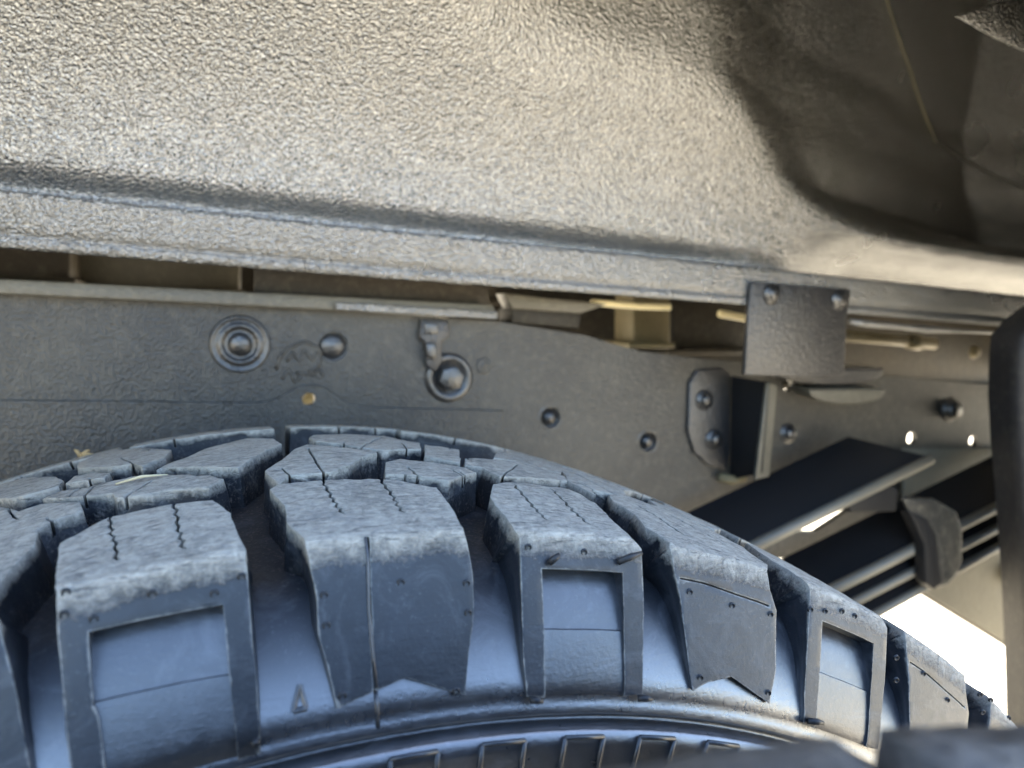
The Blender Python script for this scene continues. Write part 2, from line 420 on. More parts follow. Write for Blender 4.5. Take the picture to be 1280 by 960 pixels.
# wax smear: wavy ridges in a round patch
bm = bmesh.new()
for k, pts in enumerate([[(345, 462), (350, 445), (362, 434), (380, 427), (396, 432), (402, 445), (398, 458), (386, 468), (370, 466)], [(358, 452), (366, 440), (374, 452), (381, 438), (390, 450), (396, 440)], [(352, 474), (362, 462), (368, 478), (378, 468)], [(386, 462), (392, 470), (400, 462), (404, 470)]]):
    q = [atY(*p, YR) for p in pts]; q2 = []
    for a, b_ in zip(q, q[1:]):
        for s_ in (0, .33, .66): q2.append(a.lerp(b_, s_)+Vector((0, .0003, 0)))
    q2.append(q[-1]); tube(bm, q2, .0013, 8)
from_bm('wax_smear', bm, M['rail'], rail, smooth=True)
# riveted gusset at the right
bm = bmesh.new()
prism(bm, [atY(*p, YR-.004) for p in [(872, 462), (905, 460), (912, 470), (914, 560), (908, 588), (886, 582), (868, 566), (860, 540), (862, 480)]], (0, .0038, 0))
from_bm('gusset', bm, M['bracket'], rail, bevel=.0022, seg=3)
for px, py in [(880, 500), (892, 549)]:
    lathe_part('gusset_bolt', px, py, [(0, .0062), (.0042, .006), (.0048, .005), (.0048, .0025), (.0078, .002), (.0088, .0012), (.0095, -.001)], 'bolt', YR-.004, seg=24)
lathe_part('gusset_bolt', 985, 542, [(0, .0062), (.0048, .006), (.0055, .005), (.0055, .0025), (.0085, .002), (.0105, -.001)], 'bolt', YR, seg=24)
lathe_part('gusset_bolt', 1187, 512, [(0, .010), (.008, .009), (.0095, .006), (.0095, .001), (.0135, 0)], 'bolt', YR, seg=24)
# angled spring hanger standing out of the rail
bm = bmesh.new()
a0, a1, b1, b0 = atY(914, 470, YR-.004), atY(962, 478, YR-.05), atY(952, 592, YR-.05), atY(912, 600, YR-.004)
prism(bm, [a0, a1, b1, b0], (.004, .003, 0)); from_bm('hanger_cheek', bm, M['spring'], rail, bevel=.001)
bm = bmesh.new()
prism(bm, [atY(960, 478, YR-.05), atY(972, 482, YR-.045), atY(962, 596, YR-.045), atY(945, 600, YR-.05)], (.0, .004, 0)); from_bm('hanger_edge', bm, M['dull'], rail, bevel=.001)
bm = bmesh.new(); tube(bm, [atY(898, 596, .335), atY(916, 600, .33), atY(930, 596, .33)], .0042, 10); from_bm('hanger_clip', bm, M['tan'], rail, smooth=True)

# ------------------------------------------------------------------ bed sill resting above the rail
sill = thing('bed_sill', (0, .335, .48), 'long thin dusty steel sill lying between arch flange and frame rail', 'steel sill')
bm = bmesh.new()
a, b_, c_, d_ = atY(-500, 322, .326), atY(616, 381, .326), atY(622, 398, .326), atY(-500, 342, .326)
prism(bm, [a, b_, c_, d_], (0, .02, 0)); from_bm('sill_lip', bm, M['dull'], sill, bevel=.0008)
bm = bmesh.new()
prism(bm, [atY(318, 310, .345), atY(612, 352, .345), atY(612, 386, .345), atY(318, 366, .345)], (0, .004, 0)); from_bm('sill_wall', bm, M['brown'], sill, bevel=.0008)
bm = bmesh.new()
prism(bm, [atY(420, 378, .322), atY(622, 390, .322), atY(622, 399, .322), atY(420, 387, .322)], (0, .02, 0)); from_bm('sill_strip', bm, M['flange'], sill, bevel=.0006)
sp = thing('bed_spacer', atY(680, 390, .35), 'worn rusty spacer block between flange and rail past the end of the sill', 'spacer')
bm = bmesh.new(); prism(bm, [atY(*p, .345) for p in [(640, 384), (727, 389), (724, 411), (640, 404)]], (0, .03, 0)); from_bm('spacer_block', bm, M['brown'], sp, bevel=.001)
bm = bmesh.new(); prism(bm, [atY(*p, .342) for p in [(630, 366), (680, 372), (760, 380), (726, 392), (640, 386)]], (0, .02, 0)); from_bm('spacer_top', bm, M['dull'], sp, bevel=.001)
# members under the bed floor
lab = ['dark boxed cross member seen through the slot at far left', 'tan cross member with a slanted brace seen through the slot', 'tan square post seen in the gap right of the spacer block', 'yellowish rod lying behind the square bracket']
def member(px0, px1, py0, py1, y, dep, mt, lb, rot=0):
    t = thing('cross_member', atY((px0+px1)/2, py1, y), lb, 'cross member', 'members under the bed floor')
    bm = bmesh.new(); prism(bm, [atY(px0, py0, y), atY(px1, py0, y), atY(px1, py1, y), atY(px0, py1, y)], (0, dep, 0))
    from_bm('member_web', bm, M[mt], t, bevel=.002)
    bm = bmesh.new(); prism(bm, [atY(px0-6, py1-4, y-.01), atY(px1+6, py1-4, y-.01), atY(px1+6, py1+3, y-.01), atY(px0-6, py1+3, y-.01)], (0, dep+.02, 0))
    from_bm('member_foot', bm, M[mt], t, bevel=.001)
member(-200, 88, 270, 352, .46, .05, 'brown', lab[0])
member(90, 300, 270, 366, .52, .05, 'dull', lab[1])
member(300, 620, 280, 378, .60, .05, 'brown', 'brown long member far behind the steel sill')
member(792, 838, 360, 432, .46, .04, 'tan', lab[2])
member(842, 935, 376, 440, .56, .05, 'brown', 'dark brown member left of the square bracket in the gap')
member(560, 1290, 330, 484, .62, .05, 'brown', 'long dark board added to block the sky behind the square bracket')  # added to shut out bright sky above the rail
M['cream'] = mat('cream_glow', (.80, .70, .42), .5)  # pale yellow imitating light in the rail hole and glints in the slot
cp = thing('hole_glow', atY(386, 499, .5), 'added cream tube imitating the glow of light through the small hole in the frame rail', 'pipe')  # added behind the hole to look like light coming through
bm = bmesh.new(); tube(bm, [atY(340, 500, .5), atY(386, 499, .5), atY(430, 499, .5)], .016, 16); from_bm('pipe', bm, M['cream'], cp, smooth=True)
def hose(pts, y, r_, mt, lb):
    q = [atY(a_, b_, y+(k % 2)*.006) for k, (a_, b_) in enumerate(pts)]; q2 = []
    for k in range(len(q)-1):
        for s_ in (0, .25, .5, .75): q2.append(q[k].lerp(q[k+1], s_*s_*(3-2*s_)))
    q2.append(q[-1]); bm = bmesh.new(); tube(bm, q2, r_, 8)
    tag(from_bm('hose', bm, M[mt], smooth=True), lb, 'hose', 'hoses and tube ends in the slot')
0 and hose([(-60, 318), (60, 330), (150, 326), (240, 345), (330, 340), (420, 358), (520, 360), (610, 372)], .40, .0022, 'brown', 'thin dark hose sagging along the slot above the long sill')
0 and hose([(90, 318), (160, 338), (200, 352)], .43, .006, 'brown', 'thick dark slanted hose crossing the slot at left')
0 and hose([(640, 372), (700, 392), (770, 396), (850, 410), (930, 418)], .39, .0024, 'tan', 'thin tan hose running behind the spacer towards the square bracket')
hose([(740, 378), (800, 383), (838, 384)], .36, .0028, 'cream', 'short tube coloured gold to imitate a glint under the flange')  # glint put into the tube's colour
hose([(900, 392), (935, 398)], .37, .0035, 'cream', 'stubby pale tube end just left of the square bracket')
rod = thing('brake_pipe', atY(1120, 425, .42), lab[3], 'pipe')
bm = bmesh.new(); tube(bm, [atY(1040, 418, .42), atY(1110, 424, .42), atY(1168, 430, .42)], .0062, 12); from_bm('pipe', bm, M['tan'], rod, smooth=True)
bm = bmesh.new(); tube(bm, [atY(1136, 427, .42), atY(1150, 428.5, .42)], .0085, 12); from_bm('pipe_nut', bm, M['tan'], rod, smooth=True)
bm = bmesh.new(); lathe(bm, [(0, .006), (.006, .005), (.008, 0)], atY(1217, 440, .44), (0, -1, 0), 20); from_bm('pipe_clip', bm, M['tan'], rod, smooth=True)
bd = thing('seam_strip', atY(1120, 408, YF), 'thin pale bead of sealer along the flange right of the bracket', 'sealer bead')
bm = bmesh.new(); tube(bm, [atY(*p, YF-.002) for p in [(1062, 402), (1085, 405), (1130, 409), (1160, 412), (1200, 414), (1290, 418)]], [.0022, .003, .0026, .0034, .0018, .0014], 10); from_bm('sealer', bm, M['flange'], bd, smooth=True)

# ------------------------------------------------------------------ leaf springs
def leaf(parent, name, pts, ya, yb, thick, mt='spring'):
    """pts: four photo corners of the broad face: upper-left, upper-right, lower-right, lower-left; upper edge lies deeper"""
    ul, ur, lr, ll = atY(*pts[0], yb), atY(*pts[1], yb), atY(*pts[2], ya), atY(*pts[3], ya)
    n = (ur-ul).cross(ll-ul).normalized()
    if n.y > 0: n = -n
    down = ((ll-ul).normalized()*.35-n*.9).normalized()*thick
    bm = bmesh.new(); fs = []
    prism(bm, [ul, ur, lr, ll], -n*thick)
    o = from_bm(name, bm, M[mt], parent, bevel=.0012)
    # rolled lower edge, its paler colour stands in for light from the ground
    bm = bmesh.new(); off = -n*thick*.5
    tube(bm, [ll+off+(lr-ll)*.0, ll+off+(lr-ll)*.5, lr+off], thick*.8, 12)
    from_bm('leaf_edge', bm, M['edge'], o, smooth=True)
    return o
ov = thing('overload_spring', atY(1000, 600, .28), 'single flat black overload leaf lying above the spring pack', 'leaf spring', 'leaf springs')
leaf(ov, 'leaf', [(790, 672), (1060, 545), (1164, 571), (905, 698)], .262, .31, .006)
pk = thing('leaf_spring_pack', atY(1100, 680, .28), 'stack of black leaf springs held by a clamp, lower edges paled as if lit', 'leaf spring', 'leaf springs')
leaf(pk, 'leaf', [(880, 745), (1300, 540), (1300, 604), (1020, 744)], .270, .32, .006)
leaf(pk, 'leaf', [(960, 770), (1300, 612), (1300, 631), (1040, 765)], .272, .29, .005)
leaf(pk, 'leaf', [(980, 795), (1300, 640), (1300, 654), (1060, 785)], .276, .29, .005)
# clamp round the pack
cl = bpy.data.objects.new('clamp', None)
bm = bmesh.new()
prism(bm, [atY(*p, .262) for p in [(1128, 622), (1168, 624), (1196, 640), (1203, 662), (1203, 700), (1196, 720), (1184, 732), (1168, 736), (1170, 722), (1170, 684), (1158, 656), (1136, 642)]], (.004, .006, 0))
c1 = from_bm('clamp_band', bm, M['clampgrey'], pk, bevel=.002, seg=3)
bm = bmesh.new()
prism(bm, [atY(*p, .256) for p in [(1138, 640), (1160, 648), (1172, 668), (1180, 728), (1168, 738), (1158, 730), (1156, 680), (1146, 658)]], (.0, .012, 0))
from_bm('clamp_lip', bm, M['spring'], pk, bevel=.002, seg=3)
bpy.data.objects.remove(cl)
bm = bmesh.new()
prism(bm, [atY(*p, .262) for p in [(1058, 628), (1110, 602), (1124, 612), (1122, 640), (1064, 642)]], (.0, .012, 0))
from_bm('clamp_ear', bm, M['spring'], pk, bevel=.003, seg=3)
hp = thing('hanger_plate', atY(1230, 700, .36), 'dusty hanger plate paled as if lit by ground bounce, right of the spring clamp', 'plate')
bm = bmesh.new(); prism(bm, [atY(*p, .332) for p in [(1130, 560), (1320, 560), (1320, 838), (1262, 806), (1150, 737), (1128, 730)]], (0, .004, 0)); from_bm('plate', bm, M['plate'], hp, bevel=.001)
bm = bmesh.new(); lathe(bm, [(0, .012), (.008, .011), (.011, .006), (.012, 0)], atY(1262, 716, .332), (-.3, -1, -.2), 20); from_bm('bolt_head', bm, M['tan'], hp, smooth=True)

# ------------------------------------------------------------------ mud flap at the right edge
fl = thing('mud_flap', atY(1270, 700, .1), 'dark rubbery splash panel hanging down at the right edge', 'mud flap')
bm = bmesh.new()
ptsL = [(1300, 380), (1276, 398), (1258, 420), (1249, 452), (1248, 500), (1251, 560), (1256, 620), (1262, 700), (1266, 780), (1268, 840), (1270, 960)]
Lf = [atY(px+ (20 if py > 430 else 14), py, .19) for px, py in ptsL]
rows = []
for p in Lf:
    rows.append([bm.verts.new(p+Vector(o)) for o in ((.012, .03, 0), (.003, .008, 0), (0, 0, 0), (.001, -.004, 0), (.008, -.008, 0), (.30, -.02, 0))])
for a, b_ in zip(rows, rows[1:]):
    for k in range(5): bm.faces.new((a[k], a[k+1], b_[k+1], b_[k]))
bmesh.ops.recalc_face_normals(bm, faces=bm.faces)
o = from_bm('flap_sheet', bm, M['flap'], fl, smooth=True)
# ------------------------------------------------------------------ tyre
RS, W = .4097, .2215
R0 = .41
def sm01(x): return x*x*(3-2*x)
def Pprof(s):
    """outer skin of the tyre: s>0 across the tread, s<0 down the near sidewall; returns (a, r)"""
    if s >= 0:
        s_ = min(s, W); a = s_; r_ = RS+.0066*(1-((a-W/2)/(W/2))**2)
        if s > W:
            e = s-W; a = W+e*.356; r_ = RS-e*.934
        return a, r_
    if s > -.045:
        return s*.356, RS+s*.934
    e = -.045-s
    return -.01602-.02*e-.0+.0*e, RS-.04203-e
def Pp(s):
    h = .0018
    if abs(s) < h*1.5 or abs(s-W) < h*1.5:
        a0, r0 = Pprof(s-h); a1, r1 = Pprof(s); a2, r2 = Pprof(s+h)
        return (a0+a1*2+a2)/4, (r0+r1*2+r2)/4
    return Pprof(s)
def Dir(s):
    """outward direction (a, r) blended round the shoulders"""
    if s < W/2:
        t = sstep(-.034, .026, s); ang = (1-t)*rad(105)
    else:
        t = sstep(W-.026, W+.034, s); ang = -t*rad(105)
        return math.sin(-ang), math.cos(ang)
    return -math.sin(ang), math.cos(ang)
def Dep(s):
    if s > W/2: s = W-s
    g = .0075*math.exp(-((s+.001)/.015)**2)
    if s > 0: return .0155+g
    return .0042+g+(.0155-.0042)*sstep(-.040, 0, s)
def sstep(a, b, x):
    t = max(0., min(1., (x-a)/(b-a))); return t*t*(3-2*t)
def surf(th, s, h=0.):
    a, r_ = Pp(s); da, dr = Dir(s); r_ += dr*h; a += da*h
    return Vector((r_*math.sin(th), a, r_*math.cos(th)))
def hit(px, py):
    """where the sight line meets the tyre skin -> (theta, s)"""
    v = ray(px, py); t = .12; n = 0
    def f(t):
        p = CAM+v*t; rr = math.hypot(p.x, p.z)
        if p.y < 0:
            fa = -(rr-RS)/.934*.356*-1  # skin a at this radius (sidewall)
            return min(p.y-((rr-RS)/.934*.356), RS+.001-rr) if rr < RS else -1
        a = min(max(p.y, 0), W); return RS+.0066*(1-((a-W/2)/(W/2))**2)-rr
    last = t
    while t < .9:
        if f(t) > 0: break
        last = t; t += .002
    lo_, hi_ = last, t
    for _ in range(30):
        m_ = (lo_+hi_)/2
        if f(m_) > 0: hi_ = m_
        else: lo_ = m_
    p = CAM+v*hi_; rr = math.hypot(p.x, p.z); th = math.atan2(p.x, p.z)
    return (th, p.y) if p.y > 0.0002 and rr >= RS-.0008 else (th, min(0., (rr-RS)/.934))
TY = thing('tyre', (0, 0, 0), 'large dusty black all-terrain tyre with chunky lugs filling the lower half', 'tyre')

def apply_mods(o):
    bpy.context.view_layer.update()
    dg = bpy.context.evaluated_depsgraph_get(); me = bpy.data.meshes.new_from_object(o.evaluated_get(dg)); return me
def clean(poly, tol=1e-5):
    out = []
    for p in poly:
        if not out or (Vector(p)-Vector(out[-1])).length > tol: out.append(p)
    return out
def flat_prism(bm, poly, z0, z1, flare=0.):
    c = Vector((sum(p[0] for p in poly)/len(poly), sum(p[1] for p in poly)/len(poly)))
    T = [bm.verts.new((p[0], p[1], z1)) for p in poly]
    n = len(poly); ar = sum(poly[i][0]*poly[(i+1) % n][1]-poly[(i+1) % n][0]*poly[i][1] for i in range(n))
    B = []
    for i, p in enumerate(poly):
        a = Vector(poly[i-1]); b_ = Vector(poly[(i+1) % n]); t = (b_-a).normalized(); nn = Vector((t.y, -t.x))*(1 if ar > 0 else -1)
        q = Vector(p)+nn*flare; B.append(bm.verts.new((q.x, q.y, z0)))
    fs = [bm.faces.new(T), bm.faces.new(B[::-1])]
    for i in range(n): fs.append(bm.faces.new((T[i], B[i], B[(i+1) % n], T[(i+1) % n])))
    bmesh.ops.recalc_face_normals(bm, faces=fs)
def sipe_poly(pts, wid, zig=0.0007, nseg=9):
    """thin zigzag slit along pts in flat space"""
    P = [Vector(p) for p in pts]; C_ = []
    tot = len(P)-1
    for i in range(nseg+1):
        f = i/nseg*tot; k = min(int(f), tot-1); q = P[k].lerp(P[k+1], f-k)
        d = (P[k+1]-P[k]).normalized(); nrm = Vector((-d.y, d.x)); q = q+nrm*(zig if i % 2 else -zig)
        C_.append((q, nrm))
    return [tuple(q+n_*wid/2) for q, n_ in C_]+[tuple(q-n_*wid/2) for q, n_ in reversed(C_)]
def build_block(name, poly, cuts=(), grid=.003, bev=.0009, flare=.0018, seed=0, rough_amp=.00035, smin=-9):
    """poly in flat (x=R0*theta, y=s); cuts: list of (poly, z0)"""
    bm = bmesh.new(); flat_prism(bm, clean(poly), -.0165, 0, flare)
    me = bpy.data.meshes.new(name); bm.to_mesh(me); bm.free()
    o = bpy.data.objects.new(name, me); COL.objects.link(o); cs = []
    for cp, z0 in cuts:
        bm = bmesh.new(); flat_prism(bm, clean(cp), z0, .004)
        cm = bpy.data.meshes.new('c'); bm.to_mesh(cm); bm.free()
        c = bpy.data.objects.new('c', cm); COL.objects.link(c); cs.append(c)
        md = o.modifiers.new('b', 'BOOLEAN'); md.object = c; md.solver = 'EXACT'
    md = o.modifiers.new('v', 'BEVEL'); md.width = bev; md.segments = 2; md.limit_method = 'ANGLE'; md.angle_limit = rad(40)
    md.material = 1; md.use_clamp_overlap = True
    me.materials.append(M['rubber']); me.materials.append(M['pip'])
    me2 = apply_mods(o); bpy.data.objects.remove(o)
    for c in cs: bpy.data.objects.remove(c)
    bm = bmesh.new(); bm.from_mesh(me2)
    bmesh.ops.triangulate(bm, faces=[f for f in bm.faces if len(f.verts) > 4])
    lay = bm.verts.layers.float.new('edge')
    for f in bm.faces:
        if f.material_index == 1:
            for v in f.verts: v[lay] = 1.
    xs = [v.co.x for v in bm.verts]; ys = [v.co.y for v in bm.verts]
    for ax, (a, b_), g in ((0, (min(xs), max(xs)), grid), (1, (min(ys), max(ys)), grid), (2, (-.0165, 0), .004)):
        k = a+g
        while k < b_-1e-5:
            nrm = [0, 0, 0]; nrm[ax] = 1; co = [0, 0, 0]; co[ax] = k
            bmesh.ops.bisect_plane(bm, geom=bm.verts[:]+bm.edges[:]+bm.faces[:], plane_co=co, plane_no=nrm, dist=1e-6); k += g
    # fine rows round the shoulder corner
    for k in (-.004, -.0028, -.0014, 0, .0014, .0028, .004):
        for kk in (k, W-k):
            if min(ys) < kk < max(ys): bmesh.ops.bisect_plane(bm, geom=bm.verts[:]+bm.edges[:]+bm.faces[:], plane_co=(0, kk, 0), plane_no=(0, 1, 0), dist=1e-6)
    bmesh.ops.triangulate(bm, faces=bm.faces)
    col = bm.loops.layers.float_color.new('wear')
    info = {}; deepcut = any(z_ < -.004 for c_, z_ in cuts) and name == 'shoulder_lug'
    segs = []
    for pl in [clean(poly)]+[clean(c_) for c_, z_ in cuts]:
        vv = [Vector(p_) for p_ in pl]
        segs += list(zip(vv, vv[1:]+vv[:1]))
    for v in bm.verts:
        x, s, z = v.co; th = x/R0
        flatz = z
        d = Dep(s)
        zz = z if z > 0 else z/.0155*d-(.005 if z < -.0158 and s < W/2 else 0)
        n1 = noise.noise(Vector((x*70+seed, s*70, z*90)))
        n2 = noise.noise(Vector((x*300+seed, s*300, z*300)))
        nn = noise.noise(Vector((x*160, s*160+seed, 9)))
        top = 1 if z > -.0015 else 0
        e = v[lay]
        amp = (rough_amp if s > -.004 else .00018)
        jx = (n1*.9+n2*.6)*amp*(.6+e); jz = (n1*.25+n2*.25)*amp-(abs(nn)*.0005 if e and s > -.006 else 0)
        p = surf(th+jx/R0, s+(n1-n2)*amp*.5*(0 if abs(s) < .0001 else 1), zz+jz*top)
        sc = (1. if top else .22) * (sstep(-.013, -.001, s) if s < W/2 else 1)
        # dusty scuffing reaches down a little on the lug faces
        sc = sc*.80+(-.08 if s < -.002 else .06)
        gr = sstep(-.004, -.0155, z)*sstep(-.02, .005, s)
        inner_cut = 0
        if z < -.0006: dd_ = -z
        else:
            q_ = Vector((x, s)); dd_ = .004
            for a_, b__ in segs:
                ab = b__-a_; t_ = max(0., min(1., (q_-a_).dot(ab)/max(ab.length_squared, 1e-12)))
                dd_ = min(dd_, (q_-a_-ab*t_).length)
            if s < W/2: dd_ = min(dd_, abs(s-.0004)*2.6+.0004)
        eg = (1-min(dd_, .004)/.004)*(1 if s > -.006 else .94)
        info[v] = (sc, eg, gr, (.17 if s < -.006 else 0.)+((.40 if z > -.0056 else .12) if (s < -.004 and z < -.0025 and z > -.0085 and deepcut and dd_ >= 0) else 0.))
        v.co = p
    for f in bm.faces:
        f.material_index = 0; f.smooth = True
        for l in f.loops: l[col] = info[l.vert]
    me3 = bpy.data.meshes.new(name); bm.to_mesh(me3); bm.free(); me3.materials.append(M['rubber'])
    try: me3.set_sharp_from_angle(angle=rad(32))
    except Exception: pass
    bpy.data.meshes.remove(me2)
    return me3
def place(name, me, rot=0., parent=None):
    o = bpy.data.objects.new(name, me); COL.objects.link(o); o.parent = parent or TY
    o.rotation_euler = (0, rot, 0); return o
def FL(pxs, smin=None):
    out = []
    for p in pxs:
        th, s = hit(*p); out.append((th*R0, s))
    return out
def side(px, py):
    """sidewall plane hit only"""
    v = ray(px, py); t = .1; lo_ = .1; hi_ = .8
    def f(t):
        p = CAM+v*t; rr = math.hypot(p.x, p.z); return p.y-((rr-RS)/.934*.356)
    for _ in range(60):
        m_ = (lo_+hi_)/2
        if f(m_) > 0: hi_ = m_
        else: lo_ = m_
    p = CAM+v*hi_; rr = math.hypot(p.x, p.z); return (math.atan2(p.x, p.z)*R0, min((rr-RS)/.934, -.0005))
def SD(pxs): return [side(*p) for p in pxs]
def TD(pxs):
    """tread hits only (forced on the tread)"""
    out = []
    for px, py in pxs:
        v = ray(px, py); lo_ = .1
        t = .1; prev = None
        def f(t):
            p = CAM+v*t; a = min(max(p.y, -.01), W+.02); return RS+.0066*(1-((a-W/2)/(W/2))**2)-math.hypot(p.x, p.z)
        while t < .9 and f(t) <= 0: t += .002
        if t >= .9:
            # grazing ray: take the closest approach
            t = max((k*.002+.1 for k in range(400)), key=f); hi_ = t
        else:
            lo_, hi_ = t-.002, t
            for _ in range(30):
                m_ = (lo_+hi_)/2
                if f(m_) > 0: hi_ = m_
                else: lo_ = m_
        p = CAM+v*hi_; out.append((math.atan2(p.x, p.z)*R0, min(max(p.y, .0005), W)))
    return out

# --- shoulder lugs: tread part traced, sidewall part traced
LUG = {}
def lug(key, right_side, bottom, left_side, top, cuts_side=(), cuts_top=(), seed=0):
    """all photo pixels; right_side goes top->bottom, bottom goes right->left, left_side bottom->top, top left->right"""
    poly = SD(right_side)+SD(bottom)+SD(left_side)+TD(top)
    cuts = [(SD(c), z) for c, z in cuts_side]+[(sipe_poly(TD(c), .0011, .0005, 13), -.006) for c in cuts_top]
    LUG[key] = build_block('shoulder_lug', poly, cuts, grid=.0026, seed=seed, flare=.0012)
    return poly
lug('L1', [(309, 712), (316, 800), (321, 860), (326, 945)], [(300, 953), (288, 800+158)], [(200, 985), (95, 1010), (84, 930), (77, 850), (72, 790), (69, 735)],
    [(69, 722), (74, 690), (76, 678), (137, 645), (215, 630), (266, 625), (288, 641), (297, 668), (310, 705)],
    cuts_side=[([(110, 790), (279, 756), (284, 812), (287, 848), (117, 884)], -.0050), ([(117, 880), (287, 844), (298, 955), (300, 990), (140, 1030), (124, 900)], -.0034)],
    cuts_top=[[(147, 700), (140, 668), (137, 640)], [(230, 686), (222, 655), (215, 624)]], seed=1)
lug('L2', [(582, 670), (591, 717), (593, 763), (586, 818), (582, 869)], [(545, 858), (506, 847), (474, 862), (421, 886)], [(410, 836), (398, 795), (396, 749), (389, 712), (383, 676)],
    [(380, 671), (359, 654), (356, 632), (337, 611), (351, 604), (402, 600), (471, 598), (500, 601), (545, 609), (564, 633), (582, 664)],
    cuts_side=[([(457.5, 655), (461, 655), (464, 760), (471, 900), (469, 900), (461, 760)], -.0022)],
    cuts_top=[[(428, 642), (415, 622), (401, 598)], [(504, 640), (490, 620), (474, 596)]], seed=2)
lug('L3', [(802, 686), (804, 740), (804, 820), (803, 868)], [(783, 871), (680, 873)], [(659, 872), (655, 830), (652, 750), (650, 672)],
    [(649, 668), (634, 649), (613, 621), (617, 605), (641, 602), (689, 608), (711, 610), (747, 630), (761, 646), (800, 680)],
    cuts_side=[([(677, 711), (779, 716), (780, 793), (680, 791)], -.0050), ([(680, 789), (780, 791), (781, 880), (682, 880)], -.0034)],
    cuts_top=[[(683, 650), (662, 628), (640, 603)], [(735, 655), (712, 633), (688, 610)]], seed=3)
lug('L4', [(960, 710), (963, 737), (971, 763), (970, 838), (962, 880)], [(938, 863), (914, 846), (886, 853), (866, 864)], [(860, 824), (851, 750), (842, 711), (838, 680)],
    [(835, 675), (807, 658), (792, 641), (766, 626), (761, 618), (775, 616), (800, 625), (843, 640), (900, 668), (930, 684), (959, 706)],
    cuts_side=[([(850, 722), (880, 728), (920, 742), (962, 757), (962, 759), (920, 744), (880, 730), (850, 724)], -.0012)],
    cuts_top=[[(855, 668), (820, 645), (795, 630)], [(905, 680), (870, 660), (835, 642)]], seed=4)
for k in ('L1', 'L2', 'L3', 'L4'): place('shoulder_lug', LUG[k])
PER = (hit(838, 678)[0]-hit(382, 671)[0])
print('PERIOD deg', math.degrees(PER), 'th L2', math.degrees(hit(382, 671)[0]))
# --- inner blocks
BL = {}
def blk(key, pts, sip=(), seed=0, name='tread_block'):
    poly = TD(pts); rnd = random.Random(seed)
    cx_ = sum(q[0] for q in poly)/len(poly); cy_ = sum(q[1] for q in poly)/len(poly)
    wx_ = max(q[0] for q in poly)-min(q[0] for q in poly); wy_ = max(q[1] for q in poly)-min(q[1] for q in poly)
    extra = []
    for k_ in ((-.28, .30) if wx_ > .02 else (.1,)):
        xx = cx_+wx_*(k_+rnd.uniform(-.06, .06)); d_ = rnd.choice((-1, 1)); l_ = rnd.uniform(.35, .6)
        extra.append((sipe_poly([(xx, cy_-d_*wy_*.6), (xx+wx_*rnd.uniform(-.08, .08), cy_-d_*wy_*(.6-l_))], .0007, .0001, 3), -.0035))
    BL[key] = build_block(name, poly, [(sipe_poly(TD(c), .0009, .0002, 4), -.0045) for c in sip]+extra, grid=.004, seed=seed, bev=.0008)
    return poly
def ablk(key, th_px, s0, s1, skew=0., seed=0, cuts=()):
    """far shoulder row: theta span from two photo pixels on the far edge, s range"""
    x0, x1 = TD([th_px[0]])[0][0], TD([th_px[1]])[0][0]
    poly = [(x0, s0), (x1, s0+skew), (x1, W+.012), (x0, W+.012)]
    BL[key] = build_block('far_shoulder_lug', poly, [(sipe_poly([(x0+(x1-x0)*c, s0-.002), (x0+(x1-x0)*c, W-.006)], .0009, .0002, 3), -.004) for c in cuts], grid=.004, seed=seed)
blk('L0', [(-60, 692), (0, 672), (40, 665), (70, 649), (103, 637), (98, 627), (55, 628), (25, 638), (0, 634), (-60, 650)], [[(23, 649), (8, 636)], [(70, 656), (57, 646)]], 5)
blk('C0', [(-70, 640), (0, 623), (15, 622), (30, 619), (73, 607), (79, 601), (70, 596), (30, 597), (-70, 612)], (), 6)
blk('C0b', [(81, 604), (131, 596), (138, 591), (120, 590), (92, 595)], (), 16)
blk('C1', [(52, 623), (97, 621), (141, 616), (146, 622), (180, 618), (215, 611), (261, 608), (280, 598), (263, 594), (229, 593), (195, 592), (165, 595), (110, 608), (78, 613)], [[(102, 622), (120, 606)], [(155, 622), (190, 600)]], 7)
blk('B1', [(97, 585), (141, 583), (162, 580), (178, 582), (205, 572), (214, 562), (174, 560), (146, 562), (127, 567), (97, 578)], [[(172, 583), (150, 572)]], 8)
blk('B2', [(196, 587), (205, 584), (237, 583), (280, 584), (297, 584), (332, 563), (351, 555), (342, 548), (310, 547), (256, 561), (234, 571), (208, 580)], (), 9)
blk('C3', [(331, 588), (349, 606), (358, 594), (404, 590), (414, 590), (439, 579), (451, 571), (471, 566), (466, 563), (430, 559), (384, 555), (368, 561), (351, 575)], [[(405, 592), (384, 560)]], 10)
blk('B3', [(387, 546), (394, 551), (427, 554), (447, 558), (478, 562), (527, 561), (524, 553), (509, 551), (494, 547), (480, 544.5), (430, 542.5), (392, 543)], [[(449, 560), (478, 546)]], 11)
blk('C4', [(483, 592), (522, 594), (560, 601), (596, 590), (593, 589), (582, 584), (534, 577), (500, 573), (483, 577)], [[(523, 595), (509, 583)], [(582, 597), (565, 586)]], 12)
blk('B4', [(531, 569), (575, 579), (574, 562), (531, 555.5)], (), 13)
blk('C5', [(581, 580), (603, 584), (625, 595), (655, 596), (698, 600), (710, 601), (705, 595), (650, 577), (582, 572)], [[(628, 596), (648, 580)]], 14)
blk('B6', [(617, 572), (646, 576), (701, 593), (705, 580), (679, 568), (646, 563), (620, 566.5)], (), 15)
ablk('A3', ((367, 537), (510, 541)), .192, .19, .004, 17, (.45, .8))
ablk('A4', ((517, 543), (604, 553)), .188, .19, .003, 18, (.35, .7))
ablk('A5', ((610, 553), (690, 568)), .186, .19, .002, 19, (.5,))
ablk('A2', ((176, 553), (345, 538)), .192, .19, -.004, 20, (.3, .65))
